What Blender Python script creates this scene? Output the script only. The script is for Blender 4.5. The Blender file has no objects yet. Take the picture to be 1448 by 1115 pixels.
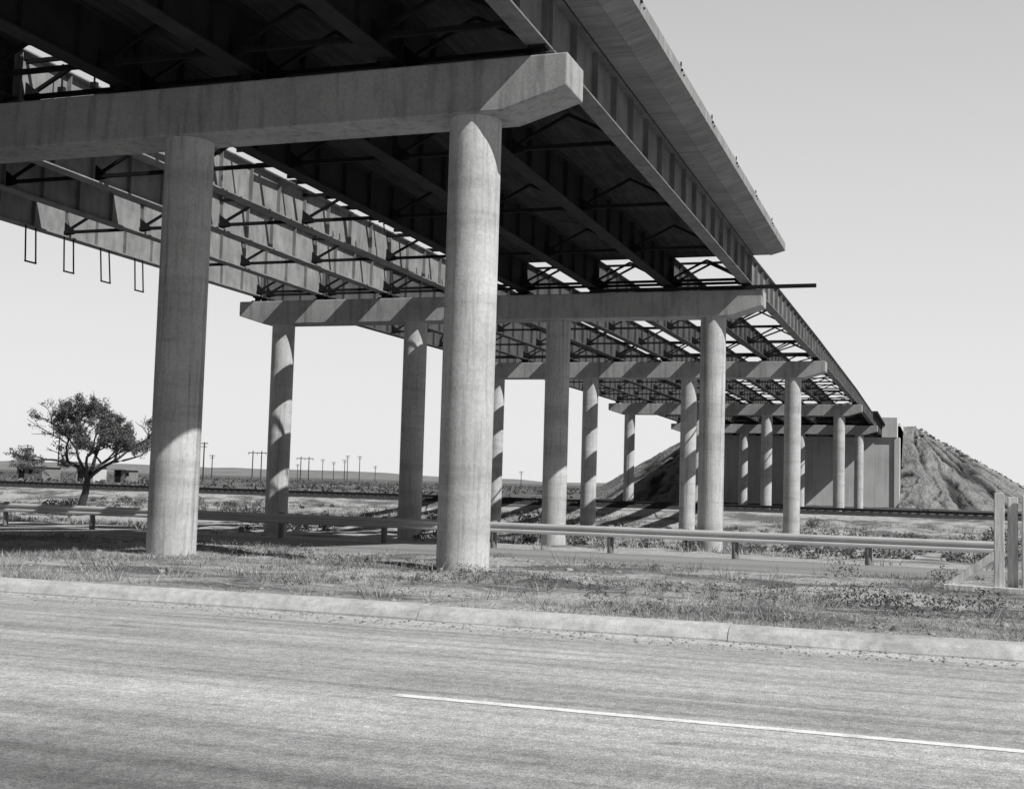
import bpy, math, random
import numpy as np
from mathutils import Vector, Matrix
random.seed(7); rng=np.random.default_rng(11)
S=bpy.context.scene
COL=S.collection

# ------------------------------------------------------------ helpers
def link(o,parent=None):
    COL.objects.link(o)
    if parent: o.parent=parent
    return o
def empty(name):
    e=bpy.data.objects.new(name,None); e.empty_display_size=.5; return link(e)
class MB:
    def __init__(s): s.v=[]; s.f=[]
    def hexa(s,p):
        b=len(s.v); s.v+= [tuple(q) for q in p]
        for f in ((0,3,2,1),(4,5,6,7),(0,1,5,4),(1,2,6,5),(2,3,7,6),(3,0,4,7)): s.f.append(tuple(b+i for i in f))
    def box(s,x0,x1,y0,y1,z0,z1):
        s.hexa([(x0,y0,z0),(x1,y0,z0),(x1,y1,z0),(x0,y1,z0),(x0,y0,z1),(x1,y0,z1),(x1,y1,z1),(x0,y1,z1)])
    def span(s,x0,x1,ya,yb,za0,za1,zb0,zb1):   # box running along Y whose z differs at each end
        s.hexa([(x0,ya,za0),(x1,ya,za0),(x1,yb,zb0),(x0,yb,zb0),(x0,ya,za1),(x1,ya,za1),(x1,yb,zb1),(x0,yb,zb1)])
    def beam(s,a,b,w,h):
        a=Vector(a);b=Vector(b);d=(b-a).normalized()
        up=Vector((0,0,1)) if abs(d.z)<.95 else Vector((0,1,0))
        r=d.cross(up).normalized()*w/2; u=r.cross(d).normalized()*h/2
        s.hexa([a-r-u,a+r-u,b+r-u,b-r-u,a-r+u,a+r+u,b+r+u,b-r+u])
    def prism(s,pts0,pts1):
        n=len(pts0); b=len(s.v); s.v+=[tuple(p) for p in pts0]+[tuple(p) for p in pts1]
        s.f.append(tuple(b+i for i in range(n))[::-1]); s.f.append(tuple(b+n+i for i in range(n)))
        for i in range(n):
            j=(i+1)%n; s.f.append((b+i,b+j,b+n+j,b+n+i))
    def tube(s,pts,rad,n=8,cap=True):
        b=len(s.v)
        for k,(p,r) in enumerate(zip(pts,rad)):
            p=Vector(p)
            d=(Vector(pts[min(k+1,len(pts)-1)])-Vector(pts[max(k-1,0)])).normalized()
            ref=Vector((1,0,0)) if abs(d.x)<.9 else Vector((0,1,0))
            e1=d.cross(ref).normalized(); e2=d.cross(e1)
            for i in range(n):
                t=2*math.pi*i/n; s.v.append(tuple(p+e1*math.cos(t)*r+e2*math.sin(t)*r))
        for k in range(len(pts)-1):
            for i in range(n):
                j=(i+1)%n; s.f.append((b+k*n+i,b+k*n+j,b+(k+1)*n+j,b+(k+1)*n+i))
        if cap:
            s.f.append(tuple(b+i for i in range(n))); s.f.append(tuple(b+(len(pts)-1)*n+i for i in range(n))[::-1])
    def make(s,name,mat,parent=None,smooth=False,bevel=0):
        me=bpy.data.meshes.new(name); me.from_pydata(s.v,[],s.f); me.validate()
        import bmesh
        bm=bmesh.new(); bm.from_mesh(me); bmesh.ops.recalc_face_normals(bm,faces=bm.faces); bm.to_mesh(me); bm.free()
        me.materials.append(mat); o=link(bpy.data.objects.new(name,me),parent)
        if smooth:
            me.polygons.foreach_set('use_smooth',[len(p.vertices)<=4 for p in me.polygons])
        if bevel:
            m=o.modifiers.new('bev','BEVEL'); m.width=bevel; m.segments=2; m.limit_method='ANGLE'
        return o
def mesh_np(name,V,F,mat,parent=None,smooth=False):
    me=bpy.data.meshes.new(name); n,k=F.shape
    me.vertices.add(len(V)); me.vertices.foreach_set('co',V.astype(np.float32).ravel())
    me.loops.add(n*k); me.loops.foreach_set('vertex_index',F.astype(np.int32).ravel())
    me.polygons.add(n); me.polygons.foreach_set('loop_start',np.arange(0,n*k,k,dtype=np.int32))
    me.update(calc_edges=True); me.materials.append(mat)
    if smooth: me.polygons.foreach_set('use_smooth',np.ones(n,dtype=bool))
    return link(bpy.data.objects.new(name,me),parent)
_g={}
def vn(x,y,scale,seed=0):
    if seed not in _g: _g[seed]=np.random.default_rng(seed+100).random((257,257))
    g=_g[seed]; x=np.asarray(x)/scale+91.3; y=np.asarray(y)/scale+57.7
    xi=np.floor(x).astype(int); yi=np.floor(y).astype(int); fx=x-xi; fy=y-yi
    fx=fx*fx*(3-2*fx); fy=fy*fy*(3-2*fy); a=xi%256;b=yi%256
    return (g[a,b]*(1-fx)+g[a+1,b]*fx)*(1-fy)+(g[a,b+1]*(1-fx)+g[a+1,b+1]*fx)*fy

# ------------------------------------------------------------ materials
def newmat(name):
    m=bpy.data.materials.new(name); m.use_nodes=True; nt=m.node_tree
    b=nt.nodes['Principled BSDF']; return m,nt,b
def N(nt,t,**k):
    n=nt.nodes.new(t)
    for a,v in k.items(): setattr(n,a,v)
    return n
def noise(nt,vec,scale,detail=6,stretch=(1,1,1),rough=.6):
    mp=N(nt,'ShaderNodeMapping'); mp.inputs['Scale'].default_value=stretch
    nt.links.new(vec,mp.inputs['Vector'])
    n=N(nt,'ShaderNodeTexNoise'); n.inputs['Scale'].default_value=scale; n.inputs['Detail'].default_value=detail
    n.inputs['Roughness'].default_value=rough
    nt.links.new(mp.outputs[0],n.inputs['Vector']); return n.outputs['Fac']
def ramp(nt,fac,stops):
    r=N(nt,'ShaderNodeValToRGB'); cr=r.color_ramp
    while len(cr.elements)<len(stops): cr.elements.new(.5)
    for e,(p,c) in zip(cr.elements,stops): e.position=p; e.color=(c,c,c,1)
    nt.links.new(fac,r.inputs['Fac']); return r.outputs['Color']
def mul(nt,a,b,fac=1,mode='MULTIPLY'):
    m=N(nt,'ShaderNodeMix'); m.data_type='RGBA'; m.blend_type=mode; m.inputs[0].default_value=fac
    nt.links.new(a,m.inputs[6]); nt.links.new(b,m.inputs[7]); return m.outputs[2]
def bump(nt,b,h,strength,dist=.02):
    bp=N(nt,'ShaderNodeBump'); bp.inputs['Strength'].default_value=strength; bp.inputs['Distance'].default_value=dist
    nt.links.new(h,bp.inputs['Height']); nt.links.new(bp.outputs[0],b.inputs['Normal'])
def surf(name,base,layers,rough=.9,bmp=None,spec=.12,metal=0):
    """layers: (scale,stretch,lo,hi,p0,p1)"""
    m,nt,b=newmat(name); g=N(nt,'ShaderNodeNewGeometry'); pos=g.outputs['Position']
    rgb=N(nt,'ShaderNodeRGB'); rgb.outputs[0].default_value=(base,base,base,1); c=rgb.outputs[0]
    for sc,st,lo,hi,p0,p1 in layers:
        c=mul(nt,c,ramp(nt,noise(nt,pos,sc,8,st),[(p0,lo),(p1,hi)]))
    nt.links.new(c,b.inputs['Base Color']); b.inputs['Roughness'].default_value=rough
    b.inputs['Specular IOR Level'].default_value=spec; b.inputs['Metallic'].default_value=metal
    if bmp: bump(nt,b,noise(nt,pos,bmp[0],8),bmp[1],bmp[2])
    return m
M_conc=surf('column_concrete',.50,[(.9,(1,1,1),.78,1.06,.3,.7),(1.6,(4,4,.10),.62,1.04,.32,.44),(3.5,(5,5,.25),.84,1.04,.36,.5),(14,(1,1,1),.82,1.06,.3,.7),(.8,(.3,.3,3.2),.88,1.04,.38,.5)],.95,(28,.5,.012))
M_cap=surf('cap_concrete',.40,[(.7,(1,1,1),.74,1.1,.3,.7),(2.0,(2.2,2.2,.25),.66,1.04,.3,.5),(18,(1,1,1),.84,1.08,.3,.7)],.95,(24,.4,.01))
M_abut=surf('abutment_concrete',.6,[(.3,(1,1,1),.85,1.1,.3,.7),(1.0,(2.2,2.2,.15),.8,1.04,.3,.5)],.95,(10,.3,.01))
M_deck=surf('deck_concrete',.29,[(1.2,(1,1,1),.75,1.1,.3,.7),(2.5,(.25,2.4,1),.75,1.05,.35,.6)],.95,(20,.3,.01))
M_form=surf('shaded_form_panels',.05,[(1.2,(1,1,1),.7,1.15,.3,.7),(2.5,(2.4,.25,1),.6,1.15,.35,.6)],.95)  # near-black base paints the shade under the deck into the forms
M_steel=surf('girder_steel_sunlit',.24,[(1.5,(1,1,1),.7,1.2,.3,.7),(2.5,(2,2,.4),.8,1.1,.3,.6)],.75,(40,.1,.005),.2)  # same steel, base raised to paint the sunlit webs of the open bays
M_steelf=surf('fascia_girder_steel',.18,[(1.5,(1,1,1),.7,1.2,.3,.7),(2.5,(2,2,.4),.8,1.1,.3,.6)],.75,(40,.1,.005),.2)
M_steel1=surf('far_girder_steel_shaded',.09,[(1.5,(1,1,1),.7,1.2,.3,.7)],.8,None,.12)  # same steel, darkened to paint shade among the far inner girders
M_steel0=surf('girder_steel_shaded',.035,[(1.5,(1,1,1),.7,1.2,.3,.7)],.85,(40,.1,.005),.08)  # same steel, blackened to paint the shade beneath the deck
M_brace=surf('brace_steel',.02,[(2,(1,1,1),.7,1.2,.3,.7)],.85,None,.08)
# main road with worn wheel paths
M_road,nt,b=newmat('asphalt'); g=N(nt,'ShaderNodeNewGeometry'); pos=g.outputs['Position']
rgb=N(nt,'ShaderNodeRGB'); rgb.outputs[0].default_value=(.62,.62,.62,1); c=rgb.outputs[0]
sep=N(nt,'ShaderNodeSeparateXYZ'); nt.links.new(pos,sep.inputs[0])
wob=noise(nt,pos,.5,3,(.15,1,1))
ad=N(nt,'ShaderNodeMath',operation='MULTIPLY_ADD'); nt.links.new(wob,ad.inputs[0]); ad.inputs[1].default_value=1.2; nt.links.new(sep.outputs['Y'],ad.inputs[2])
mr=N(nt,'ShaderNodeMapRange'); mr.inputs[1].default_value=2; mr.inputs[2].default_value=15; nt.links.new(ad.outputs[0],mr.inputs[0])
wp_=ramp(nt,mr.outputs[0],[(0,.6),(.29,.42),(.36,.52),(.40,.9),(.44,.62),(.50,1.0),(.60,1.0),(.68,.86),(.75,1.0),(.83,.84),(.93,1.1)])
c=mul(nt,c,wp_,.9)
for sc,st,lo,hi,p0,p1 in [(.5,(.08,1.8,1),.78,1.06,.38,.56),(1.6,(.05,2.6,1),.82,1.06,.40,.54),(1.1,(1,1,1),.84,1.06,.3,.7),(60,(1,1,1),.45,1.4,.3,.7),(7,(1,1,1),.80,1.10,.3,.7),(22,(1,1,1),.76,1.14,.35,.65)]:
    c=mul(nt,c,ramp(nt,noise(nt,pos,sc,8,st),[(p0,lo),(p1,hi)]))
c=mul(nt,c,ramp(nt,noise(nt,pos,.9,3,(.5,1.6,1)),[(.27,.68),(.31,1)]))
nt.links.new(c,b.inputs['Base Color']); b.inputs['Roughness'].default_value=.95; b.inputs['Specular IOR Level'].default_value=.1
bump(nt,b,noise(nt,pos,90,8),.8,.012)
M_road2=surf('asphalt_far',.27,[(.4,(.12,1.6,1),.8,1.1,.34,.62),(50,(1,1,1),.8,1.2,.3,.7)],.95,(80,.4,.008))
M_paint=surf('road_paint',.85,[(9,(1,1,1),.78,1.05,.35,.5),(60,(1,1,1),.76,1.05,.3,.6)],.8)
M_kerb=surf('kerb_concrete',.52,[(1.4,(1,1,1),.7,1.1,.3,.65),(9,(1,1,1),.78,1.1,.3,.6),(70,(1,1,1),.78,1.1,.3,.6)],.95,(35,.5,.01))
M_galv=surf('galvanised_steel',.65,[(1,(1,1,1),.85,1.05,.3,.7)],.45,None,.5,.3)
M_wood=surf('weathered_timber',.22,[(4,(6,6,.6),.6,1.15,.3,.65)],.9,(20,.5,.01))
M_woodw=surf('whitewashed_timber',.68,[(4,(6,6,.6),.55,1.1,.3,.65)],.9,(20,.5,.01))
M_pole=surf('pole_wood',.06,[(2,(1,1,1),.8,1.1,.3,.7)],.9)
M_wall=surf('whitewashed_wall',.55,[(1,(1,1,1),.8,1.05,.3,.7)],.9)
M_wallg=surf('grey_wall',.22,[(1,(1,1,1),.8,1.05,.3,.7)],.9)
M_roof=surf('shed_roof',.25,[(1,(1,1,1),.8,1.05,.3,.7)],.9)
M_dark=surf('dark_opening',.02,[],.9)
M_rail=surf('rail_steel',.06,[(3,(1,1,1),.8,1.1,.3,.7)],.7)
M_ball=surf('ballast',.05,[(6,(1,1,1),.5,1.3,.3,.7)],.95,(8,.9,.08))
M_bark=surf('bark',.05,[(6,(3,3,.6),.6,1.3,.3,.7)],.95,(15,.8,.03))
M_rock=surf('stones',.34,[(5,(1,1,1),.5,1.2,.3,.7)],.95,(30,.6,.01))
M_hill=surf('distant_hills',.24,[(.01,(1,1,1),.8,1.1,.3,.7)],1)
def leafmat(name,lo,hi,trans=.25):
    m,nt,b=newmat(name); g=N(nt,'ShaderNodeNewGeometry')
    c=ramp(nt,g.outputs['Random Per Island'],[(0,lo),(1,hi)])
    nt.links.new(c,b.inputs['Base Color']); b.inputs['Roughness'].default_value=.85; b.inputs['Specular IOR Level'].default_value=.12
    if trans:
        t=N(nt,'ShaderNodeBsdfTranslucent'); nt.links.new(c,t.inputs['Color'])
        mx=N(nt,'ShaderNodeMixShader'); mx.inputs[0].default_value=trans
        nt.links.new(b.outputs[0],mx.inputs[1]); nt.links.new(t.outputs[0],mx.inputs[2])
        nt.links.new(mx.outputs[0],nt.nodes['Material Output'].inputs['Surface'])
    return m
M_grass=leafmat('dry_grass',.10,.60); M_weed=leafmat('weeds',.05,.26,.12); M_leaf=leafmat('tree_leaves',.06,.24,.3)
# ground: dirt and dry grass
M_ground,nt,b=newmat('ground_soil'); g=N(nt,'ShaderNodeNewGeometry'); pos=g.outputs['Position']
dirt=ramp(nt,noise(nt,pos,2.5,10),[(.3,.34),(.7,.62)])
grs=ramp(nt,noise(nt,pos,12,10,rough=.75),[(.35,.05),(.65,.30)])
msk=ramp(nt,noise(nt,pos,.45,12,(.6,1,1),.7),[(.46,0),(.57,1)])
at=N(nt,'ShaderNodeAttribute'); at.attribute_name='dirt'
at2=N(nt,'ShaderNodeAttribute'); at2.attribute_name='scrub'
mx=N(nt,'ShaderNodeMix'); mx.data_type='RGBA'; nt.links.new(msk,mx.inputs[0]); nt.links.new(dirt,mx.inputs[6]); nt.links.new(grs,mx.inputs[7])
mx2=N(nt,'ShaderNodeMix'); mx2.data_type='RGBA'; nt.links.new(at.outputs['Fac'],mx2.inputs[0]); nt.links.new(mx.outputs[2],mx2.inputs[6]); nt.links.new(dirt,mx2.inputs[7])
dk_=ramp(nt,noise(nt,pos,.04,8,(.4,1,1)),[(.35,.08),(.65,.24)])
mx3=N(nt,'ShaderNodeMix'); mx3.data_type='RGBA'; nt.links.new(at2.outputs['Fac'],mx3.inputs[0]); nt.links.new(mx2.outputs[2],mx3.inputs[6]); nt.links.new(dk_,mx3.inputs[7])
fine=ramp(nt,noise(nt,pos,40,6),[(.3,.6),(.7,1.25)])
nt.links.new(mul(nt,mx3.outputs[2],fine),b.inputs['Base Color']); b.inputs['Roughness'].default_value=.97; b.inputs['Specular IOR Level'].default_value=.05
bump(nt,b,noise(nt,pos,11,10),1,.09)
M_emb=surf('embankment_soil',.28,[(.5,(1,1,1),.7,1.15,.3,.7),(6,(1,1,1),.55,1.3,.3,.7)],.97,(3,1,.3),.05)
nt=M_emb.node_tree; b=nt.nodes['Principled BSDF']; src=b.inputs['Base Color'].links[0].from_socket
at=N(nt,'ShaderNodeAttribute'); at.attribute_name='rill_shade'
nt.links.new(mul(nt,src,ramp(nt,at.outputs['Fac'],[(0,1.1),(.6,.3),(1,.12)])),b.inputs['Base Color'])  # crevice shade painted into the soil colour along the rills

# ------------------------------------------------------------ terrain
YP=[-4000,0,13.7,13.9,14.05,23.8,25.3,35.7,37,44,50,60,76,83,85.5,90.5,93,104,130,6000]
ZP=[-.16,-.16,-.16,-.1,-.02,-.02,-.27,-.52,-.56,-.76,-1.0,-1.15,-1.1,-.5,-.02,-.02,-.35,-.15,-.1,0]
def gz(x,y):
    x=np.asarray(x,float); y=np.asarray(y,float)
    z=np.interp(y,YP,ZP)
    amp=np.clip((y-14.2)/1,0,1)*np.clip((24.5-y)/1,0,1)*.15+np.clip((y-36.5)/6,0,1)*.28+np.clip(-(y)/2,0,1)*.1
    amp=np.where((y>83)&(y<93),.03,amp); amp=np.minimum(amp,.28)
    n=(vn(x,y,3.5,1)-.5)*.5+(vn(x,y,.9,2)-.5)*.5
    z=z+n*amp
    return z
def axis(parts):
    out=[]
    for a,b_,s in parts: out+=list(np.arange(a,b_,s))
    return np.array(out)
xs=axis([(-5000,-600,400),(-600,-100,25),(-100,-34,1.2),(-34,-20,.4),(-20,6,.25),(6,16,.5),(16,60,1.5),(60,600,30),(600,5001,400)])
ys=axis([(-800,-20,60),(-20,13,3),(13,26,.25),(26,36,1),(36,95,.7),(95,200,3),(200,600,25),(600,6001,400)])
X,Y=np.meshgrid(xs,ys,indexing='ij'); Z=gz(X,Y)
V=np.stack([X,Y,Z],-1).reshape(-1,3); nx,ny=len(xs),len(ys)
I=(np.arange(nx-1)[:,None]*ny+np.arange(ny-1)[None,:]).ravel()
F=np.stack([I,I+ny,I+ny+1,I+1],-1)
go=mesh_np('ground',V,F,M_ground,smooth=True)
d=np.zeros_like(X)
d=np.maximum(d,np.clip(1-np.abs(Y-60-.05*(X+50))/9,0,1)*np.clip((-30-X)/8,0,1)*2)
d=np.maximum(d,np.clip(1-np.abs(Y-38.5)/3.8,0,1)*1.5)
d=np.maximum(d,np.clip(1-np.abs(Y-14.1)/.9,0,1)*.9)
d=np.clip(d,0,1)
a=go.data.attributes.new('dirt','FLOAT','POINT'); a.data.foreach_set('value',d.astype(np.float32).ravel())
s_=np.clip((Y-91)/12,0,1)
a=go.data.attributes.new('scrub','FLOAT','POINT'); a.data.foreach_set('value',s_.astype(np.float32).ravel())

def sheet(name,x0,x1,rows,mat,step=4):
    xx=np.arange(x0,x1+.01,step); V=[];F=[]
    for x in xx:
        for (y,z) in rows: V.append((x,y,z))
    k=len(rows)
    for i in range(len(xx)-1):
        for j in range(k-1): F.append((i*k+j,(i+1)*k+j,(i+1)*k+j+1,i*k+j+1))
    return mesh_np(name,np.array(V),np.array(F),mat)
sheet('highway_road',-400,400,[(.8,-.15),(13.66,-.15)],M_road,20)
sheet('highway_road',-400,400,[(25.0,-.215),(26,-.25),(35.6,-.485),(35.9,-.495)],M_road2,20)
lm=MB()
for x0 in np.arange(-3.95-12.2*6,70,12.2):
    lm.v+= [(x0,8.80,-.146),(x0+6.2,8.80,-.146),(x0+6.2,8.91,-.146),(x0,8.91,-.146)]; n=len(lm.v); lm.f.append((n-4,n-3,n-2,n-1))
lm.make('lane_marking',M_paint)
kb=MB(); prof=[(13.60,-.2),(13.60,-.13),(13.66,-.05),(13.74,-.005),(13.84,.012),(13.97,.012),(14.05,-.03),(14.05,-.2)]
for i in range(-20,16):
    x0=i*3.66+1.5; 
    for q in range(4):
        xa=x0+q*.9125; xb=xa+.9125
        if q==0: z0_,y0_=random.uniform(-.006,.006),random.uniform(-.01,.01)
        z1_,y1_=z0_+random.uniform(-.004,.004),y0_+random.uniform(-.006,.006)
        kb.prism([(xa,y+y0_,z+z0_) for y,z in prof],[(xb,y+y1_,z+z1_) for y,z in prof]); z0_,y0_=z1_,y1_
kb.make('kerb',M_kerb)

# ------------------------------------------------------------ bridge
BR=empty('highway_overpass')
PY=[-4.4,19.9,44.2,70,104,130.5,151]; PZ=[8.78,8.73,8.56,8.66,8.6,8.3,8.0]
PX=[-7.7,-13.53,-19.36,-25.2]; GX=[-6.5-2.83*i for i in range(8)]
col=MB(); cap=MB(); bear=MB()
for k in range(6):
    y=PY[k]; z=PZ[k]
    for x in PX: col.tube([(x,y,-3),(x,y,z-.9)],[.455,.455],48,False)
    L,R=-27.0,-5.9; pr=[(L,z),(L,z-.58),(L+1.15,z-.93),(R-1.15,z-.93),(R,z-.58),(R,z)]
    cap.prism([(x_,y-.5,z_) for x_,z_ in pr],[(x_,y+.5,z_) for x_,z_ in pr])
    for x in GX:
        for yy in (y-.26,y+.26):
            bear.box(x-.2,x+.2,yy-.16,yy+.16,z+.002,z+.05); bear.box(x-.09,x+.09,yy-.07,yy+.07,z+.05,z+.17); bear.box(x-.16,x+.16,yy-.12,yy+.12,z+.17,z+.218)
for x in GX: bear.box(x-.2,x+.2,150.5,150.9,8.002,8.218)
col.make('columns',M_conc,BR,True)
cap.make('pier_caps',M_cap,BR,bevel=.03)
bear.make('bearings',M_brace,BR)
gir0=MB(); gir=MB(); girf=MB(); gir1=MB(); br=MB()
GD=1.1
def zb(k,y): 
    t=(y-PY[k])/(PY[k+1]-PY[k]); return PZ[k]*(1-t)+PZ[k+1]*t+.22
for k in range(6):
    ya=PY[k]+.03; yb=PY[k+1]-.03
    za,zz=zb(k,ya),zb(k,yb)
    for gi,x in enumerate(GX):
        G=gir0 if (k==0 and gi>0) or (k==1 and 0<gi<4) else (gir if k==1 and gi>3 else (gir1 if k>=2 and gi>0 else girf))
        G.span(x-.19,x+.19,ya,yb,za,za+.035,zz,zz+.035)
        G.span(x-.012,x+.012,ya,yb,za+.035,za+GD-.03,zz+.035,zz+GD-.03)
        G.span(x-.17,x+.17,ya,yb,za+GD-.03,za+GD,zz+GD-.03,zz+GD)
        n=int((yb-ya)/1.5)
        for i in range(n+1):
            y=ya+.1+(yb-ya-.2)*i/n; z=zb(k,y)
            G.box(x+.012,x+.13,y-.008,y+.008,z+.036,z+GD-.031); 
            if i%2==0: G.box(x-.13,x-.012,y-.008,y+.008,z+.036,z+GD-.031)
    nd=max(4,round((yb-ya)/6)); 
    for i in range(nd+1):
        if k==0 and i<nd and i!=1: continue
        y=ya+.35+(yb-ya-.7)*i/nd; z=zb(k,y)
        if k==0 and i==nd: y-=.6
        for j in range(7):
            x1=GX[j]-.02; x0=GX[j+1]+.02; xm=(x0+x1)/2
            br.beam((x0,y,z+.17),(x1,y,z+.17),.09,.09)
            if not (k==0 or (k==1 and j<3)): br.beam((x0,y,z+GD-.17),(x1,y,z+GD-.17),.08,.08)
            br.beam((x0,y+.05,z+.2),(xm,y+.05,z+GD-.2),.07,.07)
            br.beam((x1,y+.05,z+.2),(xm,y+.05,z+GD-.2),.07,.07)
            for xx,sg in ((x0,1),(x1,-1)):
                br.prism([(xx,y-.012,z+.06),(xx+sg*.38,y-.012,z+.1),(xx+sg*.38,y-.012,z+.22),(xx,y-.012,z+.5)],[(xx,y+.012,z+.06),(xx+sg*.38,y+.012,z+.1),(xx+sg*.38,y+.012,z+.22),(xx,y+.012,z+.5)])
    if k>=2:
        for i in range(nd):
            y0=ya+.35+(yb-ya-.7)*i/nd; y1=ya+.35+(yb-ya-.7)*(i+1)/nd
            for j in (0,3,6):
                br.beam((GX[j],y0,zb(k,y0)+.1),(GX[j+1],y1,zb(k,y1)+.1),.07,.05)
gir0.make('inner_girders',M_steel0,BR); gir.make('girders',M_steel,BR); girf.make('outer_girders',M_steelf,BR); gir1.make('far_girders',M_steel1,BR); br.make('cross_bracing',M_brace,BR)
dk=MB(); fm=MB()
def slab(k,ya,yb,xl,left_edge):
    za=zb(k,ya)+GD; zz=zb(k,yb)+GD
    pr=[(-6.3,.004),(-5.74,.004),(-5.72,-.02),(-5.2,.13),(-5.2,.40),(-5.58,.40),(-5.62,.2),(-6.3,.2)]
    dk.prism([(x,ya,za+z) for x,z in pr],[(x,yb,zz+z) for x,z in pr])
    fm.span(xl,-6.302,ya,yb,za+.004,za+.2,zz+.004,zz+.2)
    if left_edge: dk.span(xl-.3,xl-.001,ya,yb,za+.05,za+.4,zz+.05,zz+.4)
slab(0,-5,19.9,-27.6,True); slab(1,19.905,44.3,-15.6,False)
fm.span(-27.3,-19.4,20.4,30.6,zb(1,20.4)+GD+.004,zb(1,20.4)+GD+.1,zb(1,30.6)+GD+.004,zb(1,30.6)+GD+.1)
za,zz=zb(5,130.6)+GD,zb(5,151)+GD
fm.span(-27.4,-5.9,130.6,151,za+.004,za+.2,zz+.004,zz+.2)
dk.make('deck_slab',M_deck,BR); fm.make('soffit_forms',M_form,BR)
js=MB()
y=20.6
while y<43.8:
    z=zb(1,y)+GD+random.uniform(.02,.08); x0=-15.3; x1=random.choice([-16.1,-16.4,-16.9,-17.6]) 
    js.beam((x0-.32,y,z),(x1,y+random.uniform(-.12,.12),z+random.uniform(-.03,.03)),.05,.1)
    if random.random()<.35: js.beam((x1+.15,y,z-.05),(x1+.2,y+random.uniform(-.1,.1),z-random.uniform(.3,.8)),.03,.03)
    y+=random.uniform(.45,.8)
for y in (24.2,27.1,29.5,31.4,33.2,34.7,36.4,38.8,41.5):
    z=zb(1,y)+GD+.06; js.beam((-15.62,y,z),(-20.8 if random.random()<.6 else -18.0,y+random.uniform(-.3,.3),z),.1,.12)
for y0,y1,x in ((22,27,-16.6),(29,35,-17.3),(34,41,-16.3)):
    js.beam((x,y0,zb(1,y0)+GD+.16),(x-.2,y1,zb(1,y1)+GD+.16),.15,.05)
js.make('form_joists',M_brace,BR)
bk=MB()
for y in np.arange(14,44,3.8):
    k=0 if y<19.9 else 1; z=zb(k,y)+GD
    bk.box(-5.198,-5.16,y-.03,y+.03,z+.3,z+.34); bk.box(-5.22,-5.19,y-.01,y+.01,z+.401,z+.5)
    bk.box(-5.198,-5.17,y+.22,y+.26,z+.27,z+.30)
bk.make('form_ties',M_brace,BR)
pl=MB(); pl.box(-12.2,-4.05,43.62,43.72,8.57,8.70); pl.make('loose_beam',M_brace,BR)
hg=MB()
for y in (30.4,32.15,33.95,35.8):
    zt=zb(1,y)+.03; x=-26.3+.1; t=random.uniform(-.05,.05)
    hg.beam((x,y-.22,zt),(x+.06,y-.2+t,zt-1.12),.035,.035); hg.beam((x,y+.22,zt),(x+.06,y+.26+t,zt-1.12),.035,.035)
    hg.beam((x+.06,y-.22+t,zt-1.12),(x+.06,y+.28+t,zt-1.12),.045,.045)
for x,y in ((-16.6,20.9),(-17.5,21.0),(-18.4,21.0)):
    z=zb(1,y)+GD; hg.beam((x,y,z),(x,y,z-.55),.03,.03); hg.box(x-.07,x+.07,y-.05,y+.05,z-.62,z-.5)
hg.make('form_hangers',M_brace,BR)
ab=MB()
ab.box(-27.4,-4.9,150,152.2,-1,8.0)
ab.box(-27.4,-6.3,151.1,152.2,8.001,9.55)
ab.make('abutment',M_abut,BR)
ab=MB()
ab.box(-6.29,-4.6,149.7,152.6,8.003,10.3)
for x0,x1 in ((-28.0,-27.41),(-4.89,-4.3)):
    pf=((172,9.9),(172,-1),(149.8,-1),(149.8,8.0),(152.7,8.0),(152.7,9.8))
    ab.prism([(x0,y,z) for y,z in pf],[(x1,y,z) for y,z in pf])
ab.make('abutment_wing_walls',M_abut,BR)
ex=axis([(-75,-36,.8),(-36,-28.1,.5)]); ex2=axis([(-4.35,36,.18),(36,60,1.2)])
def emb(exs,name,parent,y0_,top0):
    ey=axis([(125,146,.5),(146,180,.2),(180,500,8)])
    X,Y=np.meshgrid(exs,ey,indexing='ij')
    dx=np.maximum(np.maximum(-28-X,X+3.0),0); dy=np.maximum(y0_-Y,0)
    dist=np.sqrt(dx**2+dy**2)
    top=top0-np.clip((Y-175)/330,0,1)*3
    h=top-dist/1.72+(vn(X,Y,3,5)-.5)*.35*np.clip(dist/4,0,1)
    s=np.where(dy>0,-np.arctan2(dy,dx+.01)*14,Y-y0_)+(vn(X,Y,2.0,6)-.5)*1.3+(vn(X,Y,.6,16)-.5)*.5
    rid=np.abs(vn(s,dist*.10,1.15,7)-.5)*2; rid2=np.abs(vn(s,dist*.2,.55,9)-.5)*2
    w_=np.clip(dist/1.5,0,1)*np.clip((h+1)/2,0,1)*(.35+.9*vn(X,Y,3.2,26))
    cut=(1-rid)**7*.75+(1-rid2)**5*.25
    h-=w_*cut
    h+=(vn(X,Y,.7,8)-.5)*.2+(vn(X,Y,.25,10)-.5)*.14
    h=np.maximum(h,-.8)
    V=np.stack([X,Y,h],-1).reshape(-1,3); nx,ny=X.shape
    I=(np.arange(nx-1)[:,None]*ny+np.arange(ny-1)[None,:]).ravel()
    o=mesh_np(name,V,np.stack([I,I+ny,I+ny+1,I+1],-1),M_emb,parent,False)
    a=o.data.attributes.new('rill_shade','FLOAT','POINT'); a.data.foreach_set('value',np.clip(w_*cut*1.6,0,1).astype(np.float32).ravel())
EM=empty('approach_embankment')
emb(ex,'left_slope',EM,160,9.6); emb(ex2,'right_slope',EM,166,10.1)
tp=MB(); tp.span(-28.1,-4.3,152.7,500,-1,9.45,-1,6.5); tp.make('fill_top',M_emb,EM)

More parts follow.
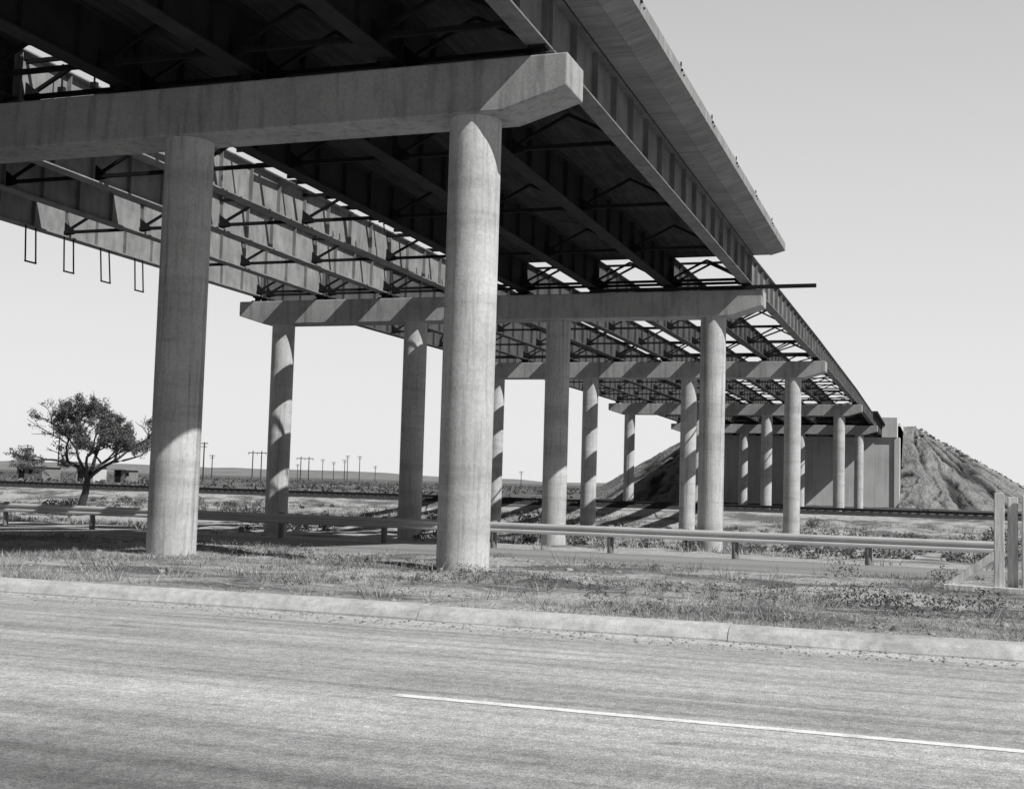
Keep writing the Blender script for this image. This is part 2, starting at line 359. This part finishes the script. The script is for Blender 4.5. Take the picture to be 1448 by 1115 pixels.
# ------------------------------------------------------------ railroad
RR=empty('railroad_track'); rz=.16
bl=MB(); bp=[(84.6,-.6),(86.3,.02+rz),(89.7,.02+rz),(91.4,-.5)]
bl.prism([(-500,y,z) for y,z in bp],[(300,y,z) for y,z in bp]); bl.make('ballast',M_ball,RR)
tl=MB()
for x in np.arange(-140,60,.6): tl.box(x,x+.22,86.75,89.25,.021+rz,.10+rz)
tl.make('ties',M_pole,RR)
rl=MB()
for y in (87.28,88.72): rl.box(-500,300,y-.04,y+.04,.22+rz,.27+rz); rl.box(-500,300,y-.012,y+.012,.12+rz,.22+rz); rl.box(-500,300,y-.07,y+.07,.101+rz,.12+rz)
rl.make('rails',M_rail,RR)

# ------------------------------------------------------------ guardrail
GR=empty('guardrail'); zc=.10; yc=37.0
wp=[(0,-.155),(-.03,-.15),(-.085,-.105),(-.085,-.07),(-.01,-.02),(-.01,.02),(-.085,.07),(-.085,.105),(-.03,.15),(0,.155)]
gm=MB(); xx=list(np.arange(-75,1.7,3.81))+[1.7]
k=len(wp)
for x in xx:
    for y,z in wp: gm.v.append((x,yc+y,zc+z))
for i in range(len(xx)-1):
    for j in range(k-1): gm.f.append((i*k+j,(i+1)*k+j,(i+1)*k+j+1,i*k+j+1))
o=gm.make('w_beam',M_galv,GR); md=o.modifiers.new('t','SOLIDIFY'); md.thickness=.006
gp=MB()
for x in np.arange(-1.9-3.81*19,1.8,3.81):
    gp.tube([(x,yc+.12,-1.2),(x,yc+.12,.30)],[.1,.1],12)
gp.make('posts',M_wood,GR,True)

# ------------------------------------------------------------ barricade at the right
BC=empty('timber_barricade'); w=MB(); bx,by=.92,21.2
w.box(bx-.09,bx+.06,by-.07,by+.07,-.05,1.56)
w.box(bx+.12,bx+.27,by+.10,by+.24,-.05,1.50)
w.box(bx+.32,bx+.46,by-.08,by+.06,-.05,1.53)
w.beam((bx-.8,by-.02,.03),(bx-.03,by-.02,.62),.09,.12)
w.beam((bx-.85,by-.1,.03),(bx+1.5,by-.1,.0),.14,.12)
w.make('posts_and_brace',M_woodw,BC,bevel=.008)
w=MB()
for z in (.35,.8,1.25): w.box(bx+.47,bx+2.6,by-.12,by-.082,z,z+.2)
w.box(bx+2.3,bx+2.44,by-.07,by+.07,-.05,1.5)
w.make('rails',M_woodw,BC,bevel=.006)

# ------------------------------------------------------------ poles, sheds, hills
def pole(X_,Y_,h,kind):
    m=MB()
    if kind=='H':
        m.tube([(X_-2,Y_,-.5),(X_-2,Y_,h)],[.25,.2],8); m.tube([(X_+2,Y_,-.5),(X_+2,Y_,h)],[.25,.2],8)
        m.beam((X_-4.2,Y_,h-.8),(X_+4.2,Y_,h-.8),.25,.3)
        for q in (-4,0,4): m.box(X_+q-.08,X_+q+.08,Y_-.08,Y_+.08,h-1.6,h-.96)
    else:
        m.tube([(X_,Y_,-.5),(X_,Y_,h)],[.22,.17],8)
        m.beam((X_-1.3,Y_-.2,h-.4),(X_+1.3,Y_-.2,h-.4),.12,.18)
        m.beam((X_-1.0,Y_-.2,h-1.3),(X_+1.0,Y_-.2,h-1.3),.12,.18)
        for q in (-1.15,-.6,.6,1.15): m.box(X_+q-.05,X_+q+.05,Y_-.25,Y_-.15,h-.31,h-.12)
    m.make('utility_pole',M_pole)
pole(-260,439,11.6,'H'); pole(-266,490,10.6,'H')
for x,y,h in ((-235,289,11),(-313,368,10.5),(-196,302,10.6),(-277,433,9.5),(-329,627,12),(-300,584,10),(-272,541,10.5),(-293,586,13.5),(-265,543,12.5),(-301,637,9),(-240,560,9),(-352,640,9),(-250,640,8),(-215,640,8)):
    pole(x,y,h,'S')
def shed(x,y,w_,d_,h,mat,door):
    E=empty('shed'); m=MB(); m.box(x-w_/2,x+w_/2,y,y+d_,-.5,h); m.make('walls',mat,E)
    m=MB(); m.prism([(x-w_/2-.3,y-.35,h+.002),(x-w_/2-.3,y+d_+.3,h+.002),(x-w_/2-.3,y+d_+.3,h+.15),(x-w_/2-.3,y+d_/2,h+.4),(x-w_/2-.3,y-.35,h+.12)],
            [(x+w_/2+.3,y-.35,h+.002),(x+w_/2+.3,y+d_+.3,h+.002),(x+w_/2+.3,y+d_+.3,h+.15),(x+w_/2+.3,y+d_/2,h+.4),(x+w_/2+.3,y-.35,h+.12)]); m.make('roof',M_roof,E)
    m=MB(); m.box(x+door-.5,x+door+.5,y-.03,y-.003,0,1.8); m.box(x+door+1.3,x+door+1.9,y-.03,y-.003,.9,1.5); m.make('door_and_window',M_dark,E)
shed(-127,150,4.6,4,1.9,M_wallg,-1.4); shed(-117.2,150,3.0,3,2.1,M_wall,-.7); shed(-113.4,153,2.0,3,1.8,M_wallg,-.3)
hx=np.linspace(-4200,1500,160); hz=np.maximum(0,12+18*vn(hx,hx*0,420,21)+10*vn(hx,hx*0,130,22)-hx*.004-12)
hz=hz*np.clip((-hx-200)/1500,0.15,1)*1.1
V=np.concatenate([np.stack([hx,hx*0+3900,hx*0-2],-1),np.stack([hx,hx*0+4300,hz],-1),np.stack([hx,hx*0+4900,hx*0-2],-1)]); n=len(hx)
I=np.arange(n-1); F=np.concatenate([np.stack([I,I+1,I+1+n,I+n],-1),np.stack([I+n,I+n+1,I+1+2*n,I+2*n],-1)])
mesh_np('hills',V,F,M_hill,smooth=True)

# ------------------------------------------------------------ vegetation
def blades(P,Hh,nb,spread,wid,lean):
    n=len(P); P=np.repeat(P,nb,0); H=np.repeat(Hh,nb)*rng.uniform(.45,1,n*nb); m=len(P)
    a=rng.uniform(0,2*np.pi,m); r=spread*np.repeat(Hh,nb)*np.sqrt(rng.random(m))
    base=P.copy(); base[:,0]+=np.cos(a)*r; base[:,1]+=np.sin(a)*r; base[:,2]-=.02
    t=rng.uniform(0,2*np.pi,m); w=wid*rng.uniform(.6,1.4,m)
    dx=np.stack([np.cos(t)*w,np.sin(t)*w,np.zeros(m)],-1)
    l=H*rng.uniform(.1,lean,m); tip=base+np.stack([np.cos(a)*l,np.sin(a)*l,H],-1)
    V=np.stack([base-dx,base+dx,tip],1).reshape(-1,3); return V,np.arange(m*3).reshape(-1,3)
def leaves(C,R,nl,size,flat=.7):
    n=len(C); C=np.repeat(C,nl,0); Rr=np.repeat(R,nl); m=len(C)
    v=rng.normal(size=(m,3)); v/=np.linalg.norm(v,axis=1)[:,None]; v*=(rng.random(m)**.45*Rr)[:,None]; v[:,2]*=flat
    c=C+v; e1=rng.normal(size=(m,3)); e1/=np.linalg.norm(e1,axis=1)[:,None]
    e2=np.cross(e1,rng.normal(size=(m,3))); e2/=np.linalg.norm(e2,axis=1)[:,None]
    s=(size*rng.uniform(.6,1.4,m))[:,None]
    V=np.stack([c-e1*s,c-e2*s*.45,c+e1*s,c+e2*s*.45],1).reshape(-1,3); return V,np.arange(m*4).reshape(-1,4)
def scatter(n,x0,x1,y0,y1,sc,thr,seed):
    x=rng.uniform(x0,x1,n); y=rng.uniform(y0,y1,n); k=(vn(x,y,sc,seed)*.6+vn(x,y,sc/3,seed+1)*.4)>thr
    x,y=x[k],y[k]; return np.stack([x,y,gz(x,y)],-1)
P=scatter(38000,-30,9,14.15,24.9,1.6,.53,31)
V,F=blades(P,rng.uniform(.03,.13,len(P))*(.5+vn(P[:,0],P[:,1],2.2,33)*1.3),11,1.1,.005,1.5)
P2=scatter(1300,-30,9,14.5,24.9,1.5,.6,35); V2,F2=blades(P2,rng.uniform(.12,.32,len(P2)),14,.7,.006,1.0)
P3=scatter(4200,-30,9,14.4,24.9,2.5,.56,37); R3=rng.uniform(.05,.17,len(P3)); P3[:,2]+=R3*.4
mesh_np('median_grass',np.concatenate([V,V2]),np.concatenate([F,F2+len(V)]),M_grass)
V,F=leaves(P3,R3,30,.016); 
Pb=np.array([[x,y,float(gz(x,y))+.15] for x,y in ((-1.2,17.0),(-.9,17.2),(-.3,16.2),(.2,16.4),(-.6,16.6),(.6,17.5),(1.3,16.0),(-1.6,22.6),(.1,22.2))])
V4,F4=leaves(Pb,rng.uniform(.25,.4,len(Pb)),260,.022,.6)
mesh_np('median_weeds',np.concatenate([V,V4]),np.concatenate([F,F4+len(V)]),M_weed)
def keep_open(P):   # bare dirt lot at the left and the gravel shoulder behind the rail
    k=~((P[:,0]<-38)&(P[:,1]>51)&(P[:,1]<69)&(rng.random(len(P))<.93)); k&=~((P[:,1]<42)&(rng.random(len(P))<.88)); return P[k]
P=keep_open(scatter(15000,-80,30,37.4,82.5,6,.50,41))
V,F=blades(P,rng.uniform(.12,.42,len(P)),12,.8,.018,.9)
mesh_np('field_grass',V,F,M_grass)
P=keep_open(scatter(2100,-80,32,42,82,7,.52,45))
R=rng.uniform(.2,.5,len(P)); P[:,2]+=R*.45
V,F=leaves(P,R,60,.07)
Pb=np.array([[x,y,float(gz(x,y))+.4] for x,y in ((5,62),(7.5,58),(9,63),(11,60),(6,68),(12,66),(-25,62),(-27,66),(-22,68),(-44,71),(-50.5,63.5),(-41,69),(4,56),(14,64),(10,70),(3,72),(7,74),(-46,70),(-44.5,66),(-51.5,63))])
V3,F3=leaves(Pb,rng.uniform(.7,1.2,len(Pb)),450,.085)
mesh_np('weed_bushes',np.concatenate([V,V3]),np.concatenate([F,F3+len(V)]),M_weed)
P=scatter(6500,-420,60,94,520,30,.36,51)
k=~((P[:,0]>-50)&(P[:,0]<60)&(P[:,1]>122)); P=P[k]
P=P[~((P[:,0]>-30)&(P[:,0]<-3))]
R=rng.uniform(.3,.8,len(P)); P[:,2]+=R*.3; V,F=leaves(P,R,24,.22)
mesh_np('distant_scrub',V,F,M_weed)
x=rng.uniform(-3,28,260); y=rng.uniform(163,172,260); dd=np.sqrt(np.maximum(x+3,0)**2+np.maximum(166-y,0)**2); z=10.1-dd/1.72
V,F=leaves(np.stack([x,y,z+.05],-1),rng.uniform(.15,.45,260),26,.12); mesh_np('embankment_weeds',V,F,M_weed)
def stones(name,n,x0,x1,y0,y1,s0,s1,mat,zf):
    ico=np.array([(-1,-1,-.6),(1,-.8,-.6),(.9,1,-.6),(-1,.9,-.6),(-.5,-.6,.6),(.7,-.4,.5),(.4,.6,.7),(-.6,.5,.5)])
    q=np.array([(0,3,2,1),(4,5,6,7),(0,1,5,4),(1,2,6,5),(2,3,7,6),(3,0,4,7)]); VV=[];FF=[]
    for i in range(n):
        x=rng.uniform(x0,x1); y=rng.uniform(y0,y1); s=s0+(s1-s0)*rng.random()**6; a=rng.uniform(0,6.3)
        p=ico*rng.uniform(.7,1.3,(8,3))*s*np.array([1,rng.uniform(.5,1),rng.uniform(.3,.8)])
        c_,s2=math.cos(a),math.sin(a); p=np.stack([p[:,0]*c_-p[:,1]*s2,p[:,0]*s2+p[:,1]*c_,p[:,2]],-1)+np.array([x,y,zf(x,y)+s*.15])
        FF.append(q+8*i); VV.append(p)
    mesh_np(name,np.concatenate(VV),np.concatenate(FF),mat)
stones('gravel',2600,-14,2.5,12.9,13.6,.005,.03,M_rock,lambda x,y:-.15)
stones('rubble',900,-18,4,14.2,24,.012,.08,M_rock,lambda x,y:float(gz(x,y)))
# mesquite tree
T=empty('mesquite_tree'); tips=[]; limbs=[]
random.seed(7)
def grow(p,dv,L,r,dep):
    pts=[p]; rad=[r]; q=Vector(p); dd=Vector(dv).normalized(); ns=4
    for i in range(ns):
        dd=(dd+Vector((random.uniform(-.28,.28),random.uniform(-.28,.28),random.uniform(-.12,.16)))).normalized()
        q=q+dd*L/ns; pts.append(tuple(q)); rad.append(r*(1-.4*(i+1)/ns))
        if dep>=3: tips.append(tuple(q))
    limbs.append((pts,rad))
    if dep>=5: return
    for _ in range(3):
        a=random.uniform(0,6.28); sp=random.uniform(.55,1.1)
        nd=(dd+Vector((math.cos(a)*sp,math.sin(a)*sp,random.uniform(-.25,.25)))).normalized()
        grow(tuple(q),nd,L*random.uniform(.6,.88),r*.6,dep+1)
limbs.append(([(0,0,-.2),(.05,0,.5),(.25,.05,1.1),(.3,.1,1.7)],[.34,.25,.22,.18]))
for dv,l,r in (((-.9,.1,.9),1.5,.15),((.2,.3,1),1.4,.15),((1,-.1,.7),1.5,.14),((.1,-1,.8),1.3,.12),((-.3,1,.8),1.3,.12),((-.5,-.3,1),1.4,.12)):
    grow((.3,.1,1.65),dv,l,r,1)
tp_=np.array(tips); mn,mxx=np.percentile(tp_,2,axis=0),np.percentile(tp_,98,axis=0)
tx,ty=-48.9,62.5; tz=float(gz(tx,ty))-.1
sx=7.0/(mxx[0]-mn[0]); sy=6.3/(mxx[1]-mn[1]); sz=6.9/mxx[2]
ox=tx+.5-(mn[0]+mxx[0])/2*sx; oy=ty-(mn[1]+mxx[1])/2*sy
f_=lambda p:((p[0]*sx+ox),(p[1]*sy+oy),p[2]*sz+tz)
tr=MB()
for pts,rad in limbs: tr.tube([f_(p) for p in pts],rad,7,False)
tr.make('trunk_and_limbs',M_bark,T,True)
tp_=tp_*np.array([sx,sy,sz])+np.array([ox,oy,tz]); k=(rng.random(len(tp_))<.7)&(vn(tp_[:,0]+tp_[:,2]*.7,tp_[:,1]*.6+tp_[:,2],.8,61)>.3)&(tp_[:,2]>tz+1.9); tp_=tp_[k]
nl=max(8,int(38000/len(tp_)))
V,F=leaves(tp_,rng.uniform(.13,.34,len(tp_)),nl,.06,.8)
mesh_np('foliage',V,F,M_leaf,T)

# ------------------------------------------------------------ sky, sun, camera
sd=Vector((1,-.34,.98)).normalized()
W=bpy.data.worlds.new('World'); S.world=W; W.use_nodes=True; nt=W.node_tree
sk=nt.nodes.new('ShaderNodeTexSky'); sk.sky_type='NISHITA'; sk.sun_disc=False
sk.sun_elevation=math.asin(sd.z); sk.sun_rotation=math.atan2(sd.x,sd.y); sk.dust_density=2.0; sk.air_density=1.0; sk.ozone_density=.5
bw=nt.nodes.new('ShaderNodeRGBToBW'); bg=nt.nodes['Background']
tc=nt.nodes.new('ShaderNodeTexCoord'); sp=nt.nodes.new('ShaderNodeSeparateXYZ'); nt.links.new(tc.outputs['Generated'],sp.inputs[0])
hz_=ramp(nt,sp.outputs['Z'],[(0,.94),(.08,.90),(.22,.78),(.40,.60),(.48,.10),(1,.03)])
# sky dimmed behind the camera, added to cut fill on camera-facing shade
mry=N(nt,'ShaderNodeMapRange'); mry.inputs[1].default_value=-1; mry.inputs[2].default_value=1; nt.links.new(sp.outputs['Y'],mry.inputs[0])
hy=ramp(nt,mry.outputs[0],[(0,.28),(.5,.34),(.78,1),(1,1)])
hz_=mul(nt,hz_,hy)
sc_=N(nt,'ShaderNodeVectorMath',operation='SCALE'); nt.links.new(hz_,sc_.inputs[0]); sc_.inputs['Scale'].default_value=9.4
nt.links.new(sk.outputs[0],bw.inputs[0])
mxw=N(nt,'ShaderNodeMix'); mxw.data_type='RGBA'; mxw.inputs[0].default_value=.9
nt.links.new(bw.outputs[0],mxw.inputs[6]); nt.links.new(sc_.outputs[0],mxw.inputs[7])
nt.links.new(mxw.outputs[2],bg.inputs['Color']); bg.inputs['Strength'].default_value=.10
L=bpy.data.lights.new('sun','SUN'); L.energy=5; L.angle=math.radians(.5); L.color=(1,.995,.985)
lo=link(bpy.data.objects.new('sun',L)); lo.rotation_euler=sd.to_track_quat('Z','Y').to_euler(); lo.location=(30,-6,40)
cam=bpy.data.cameras.new('camera'); co=link(bpy.data.objects.new('camera',cam)); S.camera=co
cam.sensor_width=36; cam.lens=43.5; cam.clip_end=9000; cam.clip_start=.1
yaw=math.radians(19.1); p=math.radians(4.09); th=.028
fh=Vector((-math.sin(yaw),math.cos(yaw),0)); R=Vector((math.cos(yaw),math.sin(yaw),0)); up=Vector((0,0,1))
f=fh*math.cos(p)+up*math.sin(p); U=up*math.cos(p)-fh*math.sin(p)
cx=R*math.cos(th)+U*math.sin(th); cy=U*math.cos(th)-R*math.sin(th); cz=-f
m=Matrix((cx,cy,cz)).transposed().to_4x4(); m.translation=Vector((0,0,1.5)); co.matrix_world=m
S.view_settings.view_transform='Standard'; S.view_settings.look='None'; S.view_settings.exposure=0
